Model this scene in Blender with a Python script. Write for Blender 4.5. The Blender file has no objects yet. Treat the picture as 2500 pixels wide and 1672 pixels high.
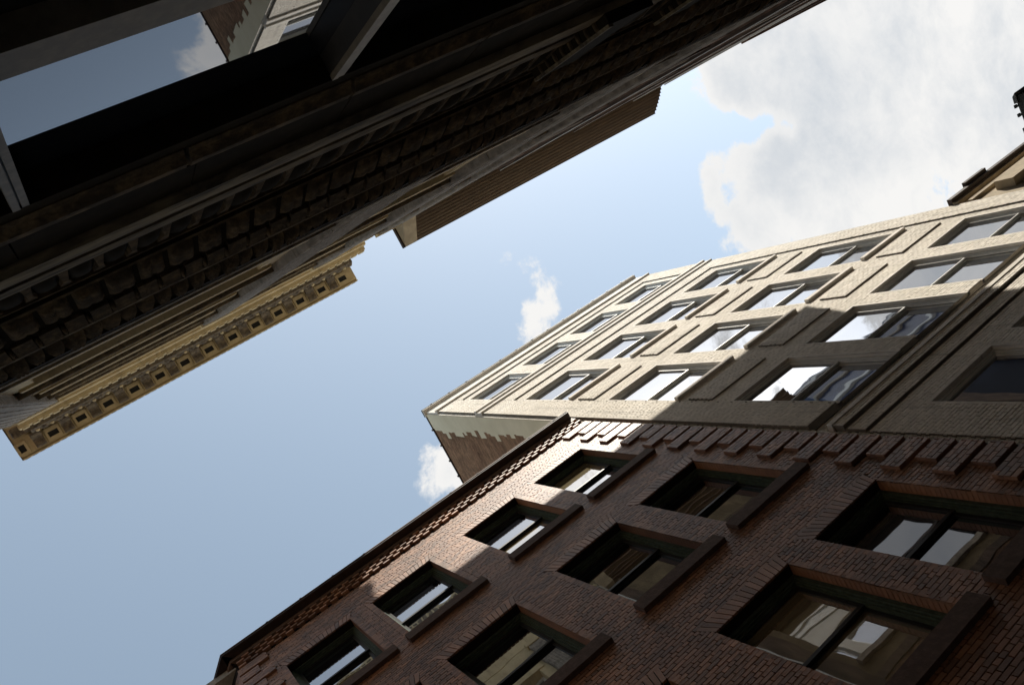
import bpy, math, random
from mathutils import Matrix, Vector
random.seed(7)
sc = bpy.context.scene
C = sc.collection
EYE = 1.6                      # eye height; all Z below are written relative to the eye
# ------------------------------------------------------------------ camera
R = [[0.76863252, -0.48668156, 0.41514469],
     [0.46006916, 0.87148587, 0.16984917],
     [-0.44445519, 0.06044367, 0.89375956]]
cam = bpy.data.cameras.new('camera')
cam.sensor_width = 36.0
cam.lens = 2004.44 / 2500 * 36
cam.clip_start = 0.02
cam.clip_end = 3000
co = bpy.data.objects.new('camera', cam)
C.objects.link(co)
co.matrix_world = Matrix(((R[0][0], -R[0][1], -R[0][2], 0), (R[1][0], -R[1][1], -R[1][2], 0),
                          (R[2][0], -R[2][1], -R[2][2], EYE), (0, 0, 0, 1)))
sc.camera = co
FPX = 2004.44
def project(x, y, z):
    q = [R[0][i] * x + R[1][i] * y + R[2][i] * z for i in range(3)]
    if q[2] < 0.01: return None
    return q[0] / q[2] * FPX + 1250, q[1] / q[2] * FPX + 836, q[2]
# ------------------------------------------------------------------ sky and sun
SUN = Vector((1.10, -1.0, 1.64)).normalized()
world = bpy.data.worlds.new('World')
sc.world = world
world.use_nodes = True
nt = world.node_tree
nt.nodes.clear()
def N(t, **k):
    n = nt.nodes.new(t)
    for a, b in k.items(): setattr(n, a, b)
    return n
def math_(op, a, b=None, c=None, clamp=False):
    n = N('ShaderNodeMath', operation=op, use_clamp=clamp)
    for i, v in enumerate((a, b, c)):
        if v is None: continue
        if isinstance(v, (int, float)): n.inputs[i].default_value = v
        else: nt.links.new(v, n.inputs[i])
    return n.outputs[0]
def smooth(v, a, b, lo=0.0, hi=1.0):
    n = N('ShaderNodeMapRange', interpolation_type='SMOOTHSTEP')
    nt.links.new(v, n.inputs[0])
    for i, x in enumerate((a, b, lo, hi)): n.inputs[i + 1].default_value = x
    return n.outputs[0]
sky = N('ShaderNodeTexSky', sky_type='NISHITA', sun_disc=False)
sky.sun_elevation = math.asin(SUN.z)
sky.sun_rotation = math.atan2(SUN.x, SUN.y)
sky.air_density = 1.0
sky.dust_density = 1.05
sky.ozone_density = 1.0
tc = N('ShaderNodeTexCoord')
sep = N('ShaderNodeSeparateXYZ')
nt.links.new(tc.outputs['Generated'], sep.inputs[0])
zc = math_('MAXIMUM', sep.outputs[2], 0.06)
U = math_('DIVIDE', sep.outputs[0], zc)
V = math_('DIVIDE', sep.outputs[1], zc)
comb = N('ShaderNodeCombineXYZ')
nt.links.new(U, comb.inputs[0]); nt.links.new(V, comb.inputs[1])
def noise(scale, detail, rough, off=0.0, dist=0.0):
    m = N('ShaderNodeMapping')
    m.inputs['Location'].default_value = (off, off * 0.7, off * 1.3)
    nt.links.new(comb.outputs[0], m.inputs[0])
    n = N('ShaderNodeTexNoise')
    nt.links.new(m.outputs[0], n.inputs['Vector'])
    n.inputs['Scale'].default_value = scale
    n.inputs['Detail'].default_value = detail
    n.inputs['Roughness'].default_value = rough
    n.inputs['Distortion'].default_value = dist
    return n.outputs['Fac']
warp = N('ShaderNodeTexNoise'); warp.inputs['Scale'].default_value = 7.0; warp.inputs['Detail'].default_value = 5
nt.links.new(comb.outputs[0], warp.inputs['Vector'])
wsep = N('ShaderNodeSeparateColor'); nt.links.new(warp.outputs['Color'], wsep.inputs[0])
U = math_('ADD', U, math_('MULTIPLY', math_('SUBTRACT', wsep.outputs[0], 0.5), 0.11))
V = math_('ADD', V, math_('MULTIPLY', math_('SUBTRACT', wsep.outputs[1], 0.5), 0.11))
fine = noise(6.5, 15, 0.68, 3.1, 0.15)
coarse = noise(1.6, 4, 0.5, 11.7)
def bump(u0, v0, r, amp):
    du = math_('SUBTRACT', U, u0); dv = math_('SUBTRACT', V, v0)
    d2 = math_('ADD', math_('MULTIPLY', du, du), math_('MULTIPLY', dv, dv))
    e = math_('EXPONENT', math_('MULTIPLY', d2, -1.0 / (r * r)))
    return math_('MULTIPLY', e, amp)
skew = math_('ADD', U, math_('MULTIPLY', V, 0.35))
dens = math_('ADD', math_('MULTIPLY', math_('SUBTRACT', fine, 0.5), 1.9), math_('MULTIPLY', math_('SUBTRACT', coarse, 0.5), 0.9))
dens = math_('ADD', dens, smooth(skew, 0.82, 1.12, -0.30, 0.42))
for b in ((0.92, 0.065, 0.05, -0.35), (0.985, 0.085, 0.036, -0.55), (1.04, 0.108, 0.032, -0.55), (1.09, 0.140, 0.024, -0.40),
          (1.01, 0.025, 0.045, 0.45), (1.08, 0.06, 0.04, 0.35), (1.00, -0.04, 0.06, 0.30), (1.03, 0.185, 0.05, 0.40), (0.92, 0.24, 0.06, 0.35),
          (0.905, 0.14, 0.022, 0.22), (0.885, 0.18, 0.026, 0.25), (0.93, 0.185, 0.022, -0.20),
          (0.575, 0.138, 0.032, 0.30), (0.535, 0.165, 0.034, 0.33), (0.50, 0.180, 0.03, 0.26), (0.315, 0.285, 0.042, 0.48),
          (0.76, 0.06, 0.07, -0.35), (0.33, 0.10, 0.13, -0.35), (0.0, 0.15, 0.2, -0.45), (1.40, 0.40, 0.08, -0.15),
          (1.65, 0.12, 0.30, 0.30), (0.31, 0.325, 0.05, 0.55), (0.10, 0.38, 0.12, -0.35), (-0.20, -0.75, 0.25, 0.2), (0.65, -0.55, 0.25, 0.25)):
    dens = math_('ADD', dens, bump(*b))
alpha = smooth(dens, -0.03, 0.20)
alpha = math_('MULTIPLY', alpha, 0.96)
shade = noise(2.4, 5, 0.5, 5.3)
ramp = N('ShaderNodeValToRGB')
ramp.color_ramp.elements[0].position = 0.25
ramp.color_ramp.elements[0].color = (0.70, 0.735, 0.775, 1)
ramp.color_ramp.elements[1].position = 0.60
ramp.color_ramp.elements[1].color = (1.0, 0.985, 0.96, 1)
core = smooth(dens, 0.15, 1.0, 0.62, 0.36)
nt.links.new(math_('ADD', core, math_('MULTIPLY', math_('SUBTRACT', shade, 0.5), 0.75)), ramp.inputs[0])
bgs = N('ShaderNodeBackground'); bgs.inputs[1].default_value = 0.135
hs = N('ShaderNodeHueSaturation')
hs.inputs['Saturation'].default_value = 0.66
hs.inputs['Hue'].default_value = 0.489
nt.links.new(sky.outputs[0], hs.inputs['Color'])
tn = N('ShaderNodeMix', data_type='RGBA', blend_type='MULTIPLY')
tn.inputs[0].default_value = 1.0
tn.inputs[7].default_value = (0.975, 1.01, 0.985, 1)
nt.links.new(hs.outputs[0], tn.inputs[6])
nt.links.new(tn.outputs[2], bgs.inputs[0])
bgc = N('ShaderNodeBackground'); bgc.inputs[1].default_value = 0.56
nt.links.new(ramp.outputs[0], bgc.inputs[0])
mx = N('ShaderNodeMixShader')
nt.links.new(alpha, mx.inputs[0]); nt.links.new(bgs.outputs[0], mx.inputs[1]); nt.links.new(bgc.outputs[0], mx.inputs[2])
wo = N('ShaderNodeOutputWorld')
nt.links.new(mx.outputs[0], wo.inputs[0])
sun = bpy.data.lights.new('sun', 'SUN')
sun.energy = 4.25
sun.angle = math.radians(0.55)
sun.color = (1.0, 0.94, 0.83)
so = bpy.data.objects.new('sun', sun)
C.objects.link(so)
so.rotation_euler = SUN.to_track_quat('Z', 'Y').to_euler()
so.location = (30, -30, 60)
vs = sc.view_settings
vs.view_transform = 'Standard'; vs.look = 'None'; vs.gamma = 1.0; vs.exposure = 0.75; vs.use_curve_mapping = False
sc.cycles.max_bounces = 8
sc.cycles.diffuse_bounces = 4
sc.cycles.glossy_bounces = 4
# ------------------------------------------------------------------ materials
MATS = {}
def mat(name, col, rough=0.8, spec=0.3, var=0.25, vscale=3.0, bump=0.0, bscale=40.0, col2=None, tint=0.0, stretch=None, metal=0.0, c2lo=0.45, c2hi=0.65, streak=0.0, sscale=(7, 7, 0.35)):
    m = bpy.data.materials.new(name)
    m.use_nodes = True
    t = m.node_tree
    p = t.nodes['Principled BSDF']
    p.inputs['Roughness'].default_value = rough
    p.inputs['Specular IOR Level'].default_value = spec
    p.inputs['Metallic'].default_value = metal
    g = t.nodes.new('ShaderNodeNewGeometry')
    mp = t.nodes.new('ShaderNodeMapping')
    t.links.new(g.outputs['Position'], mp.inputs[0])
    if stretch: mp.inputs['Scale'].default_value = stretch
    n = t.nodes.new('ShaderNodeTexNoise')
    n.inputs['Scale'].default_value = vscale; n.inputs['Detail'].default_value = 8; n.inputs['Roughness'].default_value = 0.65
    t.links.new(mp.outputs[0], n.inputs['Vector'])
    c2 = col2 or tuple(c * (1 - var) for c in col)
    r = t.nodes.new('ShaderNodeValToRGB')
    r.color_ramp.elements[0].position = c2lo; r.color_ramp.elements[0].color = (*c2, 1)
    r.color_ramp.elements[1].position = c2hi; r.color_ramp.elements[1].color = (*col, 1)
    t.links.new(n.outputs['Fac'], r.inputs[0])
    out = r.outputs[0]
    if tint:
        a = t.nodes.new('ShaderNodeAttribute'); a.attribute_name = 'tint'
        oi = t.nodes.new('ShaderNodeObjectInfo')
        ad = t.nodes.new('ShaderNodeMath'); ad.operation = 'ADD'
        t.links.new(a.outputs['Fac'], ad.inputs[0]); t.links.new(oi.outputs['Random'], ad.inputs[1])
        fr = t.nodes.new('ShaderNodeMath'); fr.operation = 'FRACT'
        t.links.new(ad.outputs[0], fr.inputs[0])
        mr = t.nodes.new('ShaderNodeMapRange')
        mr.inputs[3].default_value = 1 - tint; mr.inputs[4].default_value = 1 + tint
        t.links.new(fr.outputs[0], mr.inputs[0])
        hs = t.nodes.new('ShaderNodeHueSaturation')
        t.links.new(mr.outputs[0], hs.inputs['Value']); t.links.new(out, hs.inputs['Color'])
        out = hs.outputs[0]
    if streak:
        mp2 = t.nodes.new('ShaderNodeMapping'); mp2.inputs['Scale'].default_value = sscale
        t.links.new(g.outputs['Position'], mp2.inputs[0])
        n2 = t.nodes.new('ShaderNodeTexNoise'); n2.inputs['Scale'].default_value = 1.0; n2.inputs['Detail'].default_value = 6; n2.inputs['Roughness'].default_value = 0.7
        t.links.new(mp2.outputs[0], n2.inputs['Vector'])
        r2 = t.nodes.new('ShaderNodeMapRange'); r2.interpolation_type = 'SMOOTHSTEP'
        r2.inputs[1].default_value = 0.50; r2.inputs[2].default_value = 0.75; r2.inputs[3].default_value = 1.0; r2.inputs[4].default_value = 1 - streak
        t.links.new(n2.outputs['Fac'], r2.inputs[0])
        h2 = t.nodes.new('ShaderNodeHueSaturation')
        t.links.new(r2.outputs[0], h2.inputs['Value']); t.links.new(out, h2.inputs['Color'])
        out = h2.outputs[0]
    t.links.new(out, p.inputs['Base Color'])
    if bump:
        nb = t.nodes.new('ShaderNodeTexNoise')
        nb.inputs['Scale'].default_value = bscale; nb.inputs['Detail'].default_value = 5
        t.links.new(mp.outputs[0], nb.inputs['Vector'])
        b = t.nodes.new('ShaderNodeBump'); b.inputs['Strength'].default_value = bump; b.inputs['Distance'].default_value = 0.02
        t.links.new(nb.outputs['Fac'], b.inputs['Height']); t.links.new(b.outputs[0], p.inputs['Normal'])
    MATS[name] = m
    return m
mat('brick_red', (0.335, 0.165, 0.085), 0.55, 0.7, col2=(0.22, 0.105, 0.056), vscale=1.1, tint=0.40, bump=0.25, bscale=60, streak=0.45, sscale=(3.5, 3.5, 0.5))
mat('mortar_dark', (0.02, 0.016, 0.014), 0.95, 0.1)
mat('brick_cream', (0.76, 0.705, 0.625), 0.8, 0.08, col2=(0.70, 0.645, 0.56), vscale=0.7, tint=0.10, bump=0.15, bscale=60, streak=0.28)
mat('mortar_cream', (0.27, 0.24, 0.20), 0.95, 0.1)
mat('stone_cream', (0.76, 0.705, 0.625), 0.8, 0.10, var=0.15, vscale=2.0, streak=0.35)
mat('trim_dark', (0.05, 0.028, 0.02), 0.55, 0.4, var=0.4)
mat('trim_brown', (0.20, 0.125, 0.085), 0.6, 0.4, var=0.3)
mat('sill_stone', (0.13, 0.085, 0.065), 0.8, 0.2, var=0.3, vscale=12, bump=0.3)
mat('paint_green', (0.075, 0.105, 0.072), 0.6, 0.3, var=0.35, vscale=15)
mat('paint_white', (0.66, 0.65, 0.61), 0.5, 0.4, var=0.12, vscale=6)
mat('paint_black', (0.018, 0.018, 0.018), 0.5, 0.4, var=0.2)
mat('common_brick', (0.32, 0.19, 0.11), 0.9, 0.2, col2=(0.20, 0.11, 0.062), vscale=2.5, tint=0.3, streak=0.35, sscale=(2, 2, 0.4), stretch=(1, 0.25, 1.0), bump=0.6, bscale=30, c2lo=0.35, c2hi=0.7)
mat('parging', (0.70, 0.62, 0.455), 0.9, 0.2, col2=(0.56, 0.49, 0.34), vscale=0.8, c2lo=0.35, c2hi=0.7)
mat('limestone', (0.70, 0.575, 0.35), 0.85, 0.2, streak=0.3, sscale=(5, 2, 1.0), col2=(0.54, 0.43, 0.255), vscale=2.2, bump=0.25, bscale=25, c2lo=0.35)
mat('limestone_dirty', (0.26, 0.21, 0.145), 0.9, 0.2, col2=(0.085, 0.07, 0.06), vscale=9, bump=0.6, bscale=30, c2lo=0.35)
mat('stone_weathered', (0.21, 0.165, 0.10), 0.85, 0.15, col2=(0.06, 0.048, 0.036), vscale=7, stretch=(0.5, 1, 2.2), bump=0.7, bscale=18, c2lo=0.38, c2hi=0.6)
mat('stone_black', (0.022, 0.016, 0.009), 0.95, 0.05, var=0.4, vscale=8)  # near-black tone, used to put shade of gaps and recesses into the colour
mat('stone_brown', (0.125, 0.085, 0.045), 0.95, 0.1, col2=(0.05, 0.036, 0.022), vscale=14, bump=0.5, bscale=60)  # dark brown stone with random darker mottling
mat('stone_grey', (0.40, 0.35, 0.29), 0.8, 0.2, col2=(0.19, 0.165, 0.135), vscale=5, bump=0.5, bscale=22, c2lo=0.35)
mat('shop_frame', (0.17, 0.135, 0.09), 0.6, 0.35, var=0.3, vscale=20)
mat('shop_dark', (0.035, 0.03, 0.026), 0.6, 0.3, var=0.3, vscale=20)
mat('brown_metal', (0.135, 0.09, 0.045), 0.6, 0.35, var=0.35, vscale=4, stretch=(0.3, 2, 2))
mat('tan_wall', (0.22, 0.17, 0.105), 0.85, 0.2, var=0.35, vscale=2, streak=0.3)
mat('umber_stone', (0.15, 0.105, 0.075), 0.8, 0.2, col2=(0.07, 0.05, 0.038), vscale=4, stretch=(1, 1, 0.3), bump=0.4, bscale=20)
mat('rust_stone', (0.22, 0.135, 0.095), 0.85, 0.2, var=0.4, vscale=4)
mat('tan_stone', (0.44, 0.36, 0.25), 0.85, 0.2, var=0.25, vscale=3)
mat('tan_shadow_stone', (0.26, 0.19, 0.11), 0.85, 0.2, var=0.3, vscale=3)
mat('asphalt', (0.05, 0.05, 0.052), 0.9, 0.2, var=0.3, vscale=20, bump=0.4, bscale=90)
mat('concrete', (0.26, 0.25, 0.235), 0.9, 0.2, var=0.25, vscale=5, bump=0.2)
mat('roof_tar', (0.05, 0.05, 0.05), 0.9, 0.2)
mat('roof_gravel', (0.42, 0.38, 0.32), 0.95, 0.1, var=0.3, vscale=12)
mat('lamp_metal', (0.075, 0.085, 0.072), 0.5, 0.4, var=0.4, vscale=25)
mat('lamp_cap', (0.33, 0.34, 0.32), 0.55, 0.4, var=0.3, vscale=25)
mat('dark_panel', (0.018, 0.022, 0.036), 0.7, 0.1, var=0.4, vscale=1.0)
mat('tower_glass', (0.035, 0.055, 0.12), 0.25, 0.5, var=0.5, vscale=0.2)
mat('blind', (0.30, 0.27, 0.20), 0.9, 0.1)
def glass(name, ior=2.2, wav=0.0, tintc=(0.94, 0.96, 1.0), dark=(0.012, 0.013, 0.016), var=False):
    m = bpy.data.materials.new(name)
    m.use_nodes = True
    t = m.node_tree
    t.nodes.clear()
    o = t.nodes.new('ShaderNodeOutputMaterial')
    d = t.nodes.new('ShaderNodeBsdfDiffuse'); d.inputs[0].default_value = (*dark, 1)
    if var:                       # some panes have a drawn blind behind them
        oi = t.nodes.new('ShaderNodeObjectInfo'); rp = t.nodes.new('ShaderNodeValToRGB'); rp.color_ramp.interpolation = 'CONSTANT'
        rp.color_ramp.elements[0].color = (*dark, 1); rp.color_ramp.elements[1].position = 0.72; rp.color_ramp.elements[1].color = (0.20, 0.165, 0.10, 1)
        t.links.new(oi.outputs['Random'], rp.inputs[0]); t.links.new(rp.outputs[0], d.inputs[0])
    gl = t.nodes.new('ShaderNodeBsdfGlossy'); gl.inputs[0].default_value = (*tintc, 1); gl.inputs['Roughness'].default_value = 0.012
    f = t.nodes.new('ShaderNodeFresnel'); f.inputs[0].default_value = ior
    x = t.nodes.new('ShaderNodeMixShader')
    t.links.new(f.outputs[0], x.inputs[0]); t.links.new(d.outputs[0], x.inputs[1]); t.links.new(gl.outputs[0], x.inputs[2])
    t.links.new(x.outputs[0], o.inputs[0])
    if wav:
        g = t.nodes.new('ShaderNodeNewGeometry')
        n = t.nodes.new('ShaderNodeTexNoise'); n.inputs['Scale'].default_value = 1.3; n.inputs['Detail'].default_value = 1
        t.links.new(g.outputs['Position'], n.inputs['Vector'])
        b = t.nodes.new('ShaderNodeBump'); b.inputs['Strength'].default_value = 1.0; b.inputs['Distance'].default_value = wav
        t.links.new(n.outputs['Fac'], b.inputs['Height'])
        t.links.new(b.outputs[0], gl.inputs['Normal'])
    MATS[name] = m
glass('glass_sash', 7.0, 0.0020)
glass('glass_old', 4.0, 0.0026, var=True)
glass('glass_shop', 2.6, 0.0)
# ------------------------------------------------------------------ builders
class MB:
    def __init__(s): s.v = []; s.f = []; s.t = []
    def quad(s, a, b, c, d):
        i = len(s.v); s.v += [a, b, c, d]; s.f.append((i, i + 1, i + 2, i + 3))
    def box(s, x0, x1, y0, y1, z0, z1):
        i = len(s.v)
        s.v += [(x0, y0, z0), (x1, y0, z0), (x1, y1, z0), (x0, y1, z0), (x0, y0, z1), (x1, y0, z1), (x1, y1, z1), (x0, y1, z1)]
        for q in ((3, 2, 1, 0), (4, 5, 6, 7), (0, 1, 5, 4), (1, 2, 6, 5), (2, 3, 7, 6), (3, 0, 4, 7)):
            s.f.append(tuple(i + k for k in q))
        return s
    def prism(s, prof, x0, x1):          # closed (y, z) outline drawn out along X
        n = len(prof); i = len(s.v)
        s.v += [(x0, y, z) for y, z in prof] + [(x1, y, z) for y, z in prof]
        for k in range(n):
            l = (k + 1) % n
            s.f.append((i + k, i + l, i + n + l, i + n + k))
        s.f.append(tuple(i + k for k in reversed(range(n)))); s.f.append(tuple(i + n + k for k in range(n)))
        return s
    def mesh(s, name, dz=EYE):
        me = bpy.data.meshes.new(name)
        me.from_pydata([(x, y, z + dz) for x, y, z in s.v], [], s.f)
        me.update()
        return me
    def build(s, name, m, parent=None, kind=None, label=None, dz=EYE):
        me = s.mesh(name, dz)
        return link(name, me, m, parent, kind, label)
def link(name, me, m, parent=None, kind=None, label=None):
    if m and not me.materials: me.materials.append(MATS[m])
    o = bpy.data.objects.new(name, me)
    C.objects.link(o)
    if parent is not None:
        o.parent = parent
        o.matrix_parent_inverse = parent.get('_w') and Matrix.Translation([-q for q in parent['_w']]) or Matrix.Identity(4)
    if kind: o['kind'] = kind
    if label: o['label'] = label
    return o
def thing(name, loc, label, cat):
    o = bpy.data.objects.new(name, None)
    C.objects.link(o)
    o.location = loc
    o['_w'] = loc
    o['label'] = label; o['category'] = cat
    return o
def inst(name, me, m, parent, loc, rot=None, scale=None, label=None):
    o = link(name, me, m, parent, None, label)
    M = Matrix.Translation(Vector((loc[0], loc[1], loc[2] + EYE)))
    if rot is not None: M = M @ rot.to_4x4()
    if scale: M = M @ Matrix.Diagonal((*scale, 1))
    o.matrix_basis = M
    return o
def cells(rect, holes):
    x0, x1, z0, z1 = rect
    hs = [h for h in holes if h[0] < x1 and h[1] > x0 and h[2] < z1 and h[3] > z0]
    zs = sorted({z0, z1, *[min(max(h[i], z0), z1) for h in hs for i in (2, 3)]})
    out = []
    for a, b in zip(zs, zs[1:]):
        if b - a < 1e-6: continue
        zm = (a + b) / 2
        iv = cut([(x0, x1)], [(h[0], h[1]) for h in hs if h[2] < zm < h[3]])
        out += [(p, q, a, b) for p, q in iv]
    return out
def cut(iv, subs):
    for s0, s1 in subs:
        nv = []
        for a, b in iv:
            if s1 <= a or s0 >= b: nv.append((a, b)); continue
            if s0 > a: nv.append((a, s0))
            if s1 < b: nv.append((s1, b))
        iv = nv
    return iv
def lay_bricks(rect, y, holes, course=0.0645, length=0.192, joint=0.012, splay=(), zbase=0.0):
    """bricks of one plane facing -Y: list of (x0, x1, yfront, z0, z1)"""
    x0, x1, z0, z1 = rect
    n0 = math.ceil((z0 - zbase) / course - 0.3)
    out = []
    k = n0
    while zbase + (k + 1) * course <= z1 + course * 0.3:
        a = max(z0, zbase + k * course + joint / 2); b = min(z1, zbase + (k + 1) * course - joint / 2)
        k += 1
        if b - a < 0.02: continue
        zm = (a + b) / 2
        sub = [(h[0], h[1]) for h in holes if h[2] - 0.02 < zm < h[3] + 0.02]
        for (sx0, sx1, sz, sh, sp) in splay:
            if sz - 0.01 < zm < sz + sh: sub.append((sx0 - sp * (zm - sz), sx1 + sp * (zm - sz)))
        header = (k % 6 == 0)
        L = length / 2 if header else length
        off = (0.25 * length if header else (0.5 * length if k % 2 else 0.0))
        for p, q in cut([(x0, x1)], sub):
            i = math.floor((p - off) / L)
            while off + i * L < q:
                s = max(p, off + i * L + joint / 2); e = min(q, off + (i + 1) * L - joint / 2)
                i += 1
                if e - s > 0.025: out.append((s, e, y + random.uniform(-0.0022, 0.0022), a, b))
    return out
UNIT = MB().box(-0.5, 0.5, -0.5, 0.5, -0.5, 0.5)
def place_bricks(bricks, m, parent, nmax=300, depth=0.018):
    def size(b):
        p = project((b[0] + b[1]) / 2, b[2], (b[3] + b[4]) / 2)
        if p is None or not (0 < p[0] < 2500 and 0 < p[1] < 1672): return 0
        return (b[1] - b[0]) * (b[4] - b[3]) / p[2] ** 2
    bricks.sort(key=size, reverse=True)
    ume = UNIT.mesh('brick', 0)
    for b in bricks[:nmax]:
        inst('brick', ume, m, parent, ((b[0] + b[1]) / 2, b[2] + depth, (b[3] + b[4]) / 2), None, (b[1] - b[0], 2 * depth, b[4] - b[3]))
    mb = MB(); tint = []
    for b in bricks[nmax:]:
        i = len(mb.v)
        x0, x1, y, z0, z1 = b
        Y = y + depth + 0.004
        mb.v += [(x0, y, z0), (x1, y, z0), (x1, y, z1), (x0, y, z1), (x0, Y, z0), (x1, Y, z0), (x1, Y, z1), (x0, Y, z1)]
        for q in ((0, 1, 2, 3), (4, 5, 1, 0), (5, 6, 2, 1), (6, 7, 3, 2), (7, 4, 0, 3)): mb.f.append(tuple(i + j for j in q))
        t = random.random()
        tint += [t] * 8
    me = mb.mesh('brick_courses')
    at = me.attributes.new('tint', 'FLOAT', 'POINT')
    at.data.foreach_set('value', tint)
    return link('brick_courses', me, m, parent, 'stuff')
def slab(mb, x0, x1, z0, z1, y): mb.quad((x0, y, z0), (x1, y, z0), (x1, y, z1), (x0, y, z1))
def pane(mb, x0, x1, z0, z1, y):
    j = [random.uniform(-0.0018, 0.0018) for _ in range(4)]
    mb.quad((x0, y + j[0], z0), (x1, y + j[1], z0), (x1, y + j[2], z1), (x0, y + j[0] + j[2] - j[1], z1))
def ring(mb, x0, x1, z0, z1, y0, y1, w, wt=None):
    wt = wt or w
    mb.box(x0, x0 + w, y0, y1, z0, z1); mb.box(x1 - w, x1, y0, y1, z0, z1)
    mb.box(x0 + w, x1 - w, y0, y1, z0, z0 + wt); mb.box(x0 + w, x1 - w, y0, y1, z1 - wt, z1)
# ------------------------------------------------------------------ the ground
MB().box(-120, 160, -120, 120, -0.3, -0.15).build('ground', 'asphalt', kind='structure', dz=0)
MB().box(-60, 90, 1.35, 4.15, -0.14, -0.10).build('road', 'asphalt', kind='structure', dz=0)
def pavement(y0, y1, kerb_y):
    p = MB().box(-60, 90, y0, y1, -0.14, -0.02).build('pavement', 'concrete', kind='structure', dz=0)
    k = MB().box(-60, 90, kerb_y - 0.08, kerb_y + 0.08, -0.14, 0.0).build('kerb', 'stone_grey', p, dz=0)
    for i in range(-2, 12):
        MB().box(i * 1.5 + 0.01, i * 1.5 + 1.49, y0 + 0.02, y1 - 0.1 if kerb_y > y0 + 0.5 else y1 - 0.02, -0.02, 0.0).build('paving_slab', 'concrete', p, dz=0)
pavement(-1.0, 1.26, 1.27)
pavement(4.24, 6.2, 4.23)
FLOOR = -EYE
# ------------------------------------------------------------------ brick building
YF = 5.5
bb = thing('brick_building', (3.7, 8.0, 0), 'dark red brick building with corbelled cornice and deep set windows', 'building')
COLS = [(0.18, 1.48), (1.94, 3.24), (4.04, 5.34), (5.84, 7.14)]
HEADS = [14.82, 11.17, 7.49, 3.82]
WH = 2.24
BL, BR = -0.55, 8.13
holes = [(a, b, h - WH, h) for h in HEADS for a, b in COLS]
splay = [(a, b, h, 0.265, 0.36) for h in HEADS for a, b in COLS]
rect = (BL, BR, FLOOR, 16.02)
wmb = MB()
for c in cells((BL, BR, FLOOR, 16.6), holes): slab(wmb, *c[:2], c[2], c[3], YF + 0.018)
# chamfered corner and the flank behind it
CH = 1.9
wmb.quad((BL - CH, YF + CH + 0.012, FLOOR), (BL, YF + 0.012, FLOOR), (BL, YF + 0.012, 16.6), (BL - CH, YF + CH + 0.012, 16.6))
wmb.quad((BL - CH, YF + 14, FLOOR), (BL - CH, YF + CH, FLOOR), (BL - CH, YF + CH, 16.6), (BL - CH, YF + 14, 16.6))
bw = wmb.build('wall', 'mortar_dark', bb)
q_blocks = []
z = 15.95; long_ = True
while z > 1.0:
    z0 = z - 0.30
    q_blocks.append(((7.40 if long_ else 7.63), 8.10, z0, z))
    q_blocks.append((BL, (0.02 if long_ else -0.2), z0, z))
    z -= 0.38; long_ = not long_
bricks = lay_bricks(rect, YF, holes + q_blocks, splay=splay)
for q in q_blocks:
    MB().box(q[0] + 0.002, q[1] - 0.002, YF - 0.040, YF + 0.02, q[2] + 0.002, q[3] - 0.002).build('quoin_block', 'brick_red', bb)
    bricks += lay_bricks(q, YF - 0.052, [], course=0.0755, zbase=q[2])
place_bricks(bricks, 'brick_red', bw)
# bricks on the chamfered face
cb = MB(); ti = []
k = 0
for b in lay_bricks((0.0, CH * math.sqrt(2), 12.0, 16.02), 0.0, []):
    i = len(cb.v)
    s2 = math.sqrt(0.5)
    def cf(u, d, zz): return (BL - u * s2 - d * s2, YF + u * s2 - d * s2, zz)
    cb.v += [cf(b[0], 0.0, b[3]), cf(b[1], 0.0, b[3]), cf(b[1], 0.0, b[4]), cf(b[0], 0.0, b[4]),
             cf(b[0], -0.012, b[3]), cf(b[1], -0.012, b[3]), cf(b[1], -0.012, b[4]), cf(b[0], -0.012, b[4])]
    for q in ((3, 2, 1, 0), (0, 1, 5, 4), (1, 2, 6, 5), (2, 3, 7, 6), (3, 0, 4, 7)): cb.f.append(tuple(i + j for j in q))
    ti += [random.random()] * 8
me = cb.mesh('corner_brick_courses')
me.attributes.new('tint', 'FLOAT', 'POINT').data.foreach_set('value', ti)
link('corner_brick_courses', me, 'brick_red', bw, 'stuff')
# splayed flat arches over the windows
for h in HEADS[:3]:
    for a, b in COLS:
        n = 17; H = 0.258; sp = 0.36
        for i in range(n):
            g = 0.006
            xa = a + (b - a) * i / n + g; xb = a + (b - a) * (i + 1) / n - g
            ta = a - sp * H + (b - a + 2 * sp * H) * i / n + g; tb = a - sp * H + (b - a + 2 * sp * H) * (i + 1) / n - g
            mb = MB(); y = YF + random.uniform(-0.003, 0.001); Y = YF + 0.03
            zl = h + 0.004; zt = h + H
            mb.v = [(xa, y, zl), (xb, y, zl), (tb, y, zt), (ta, y, zt), (xa, Y, zl), (xb, Y, zl), (tb, Y, zt), (ta, Y, zt)]
            mb.f = [(0, 1, 2, 3), (4, 5, 1, 0), (5, 6, 2, 1), (6, 7, 3, 2), (7, 4, 0, 3)]
            mb.build('arch_brick', 'brick_red', bw)
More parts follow.
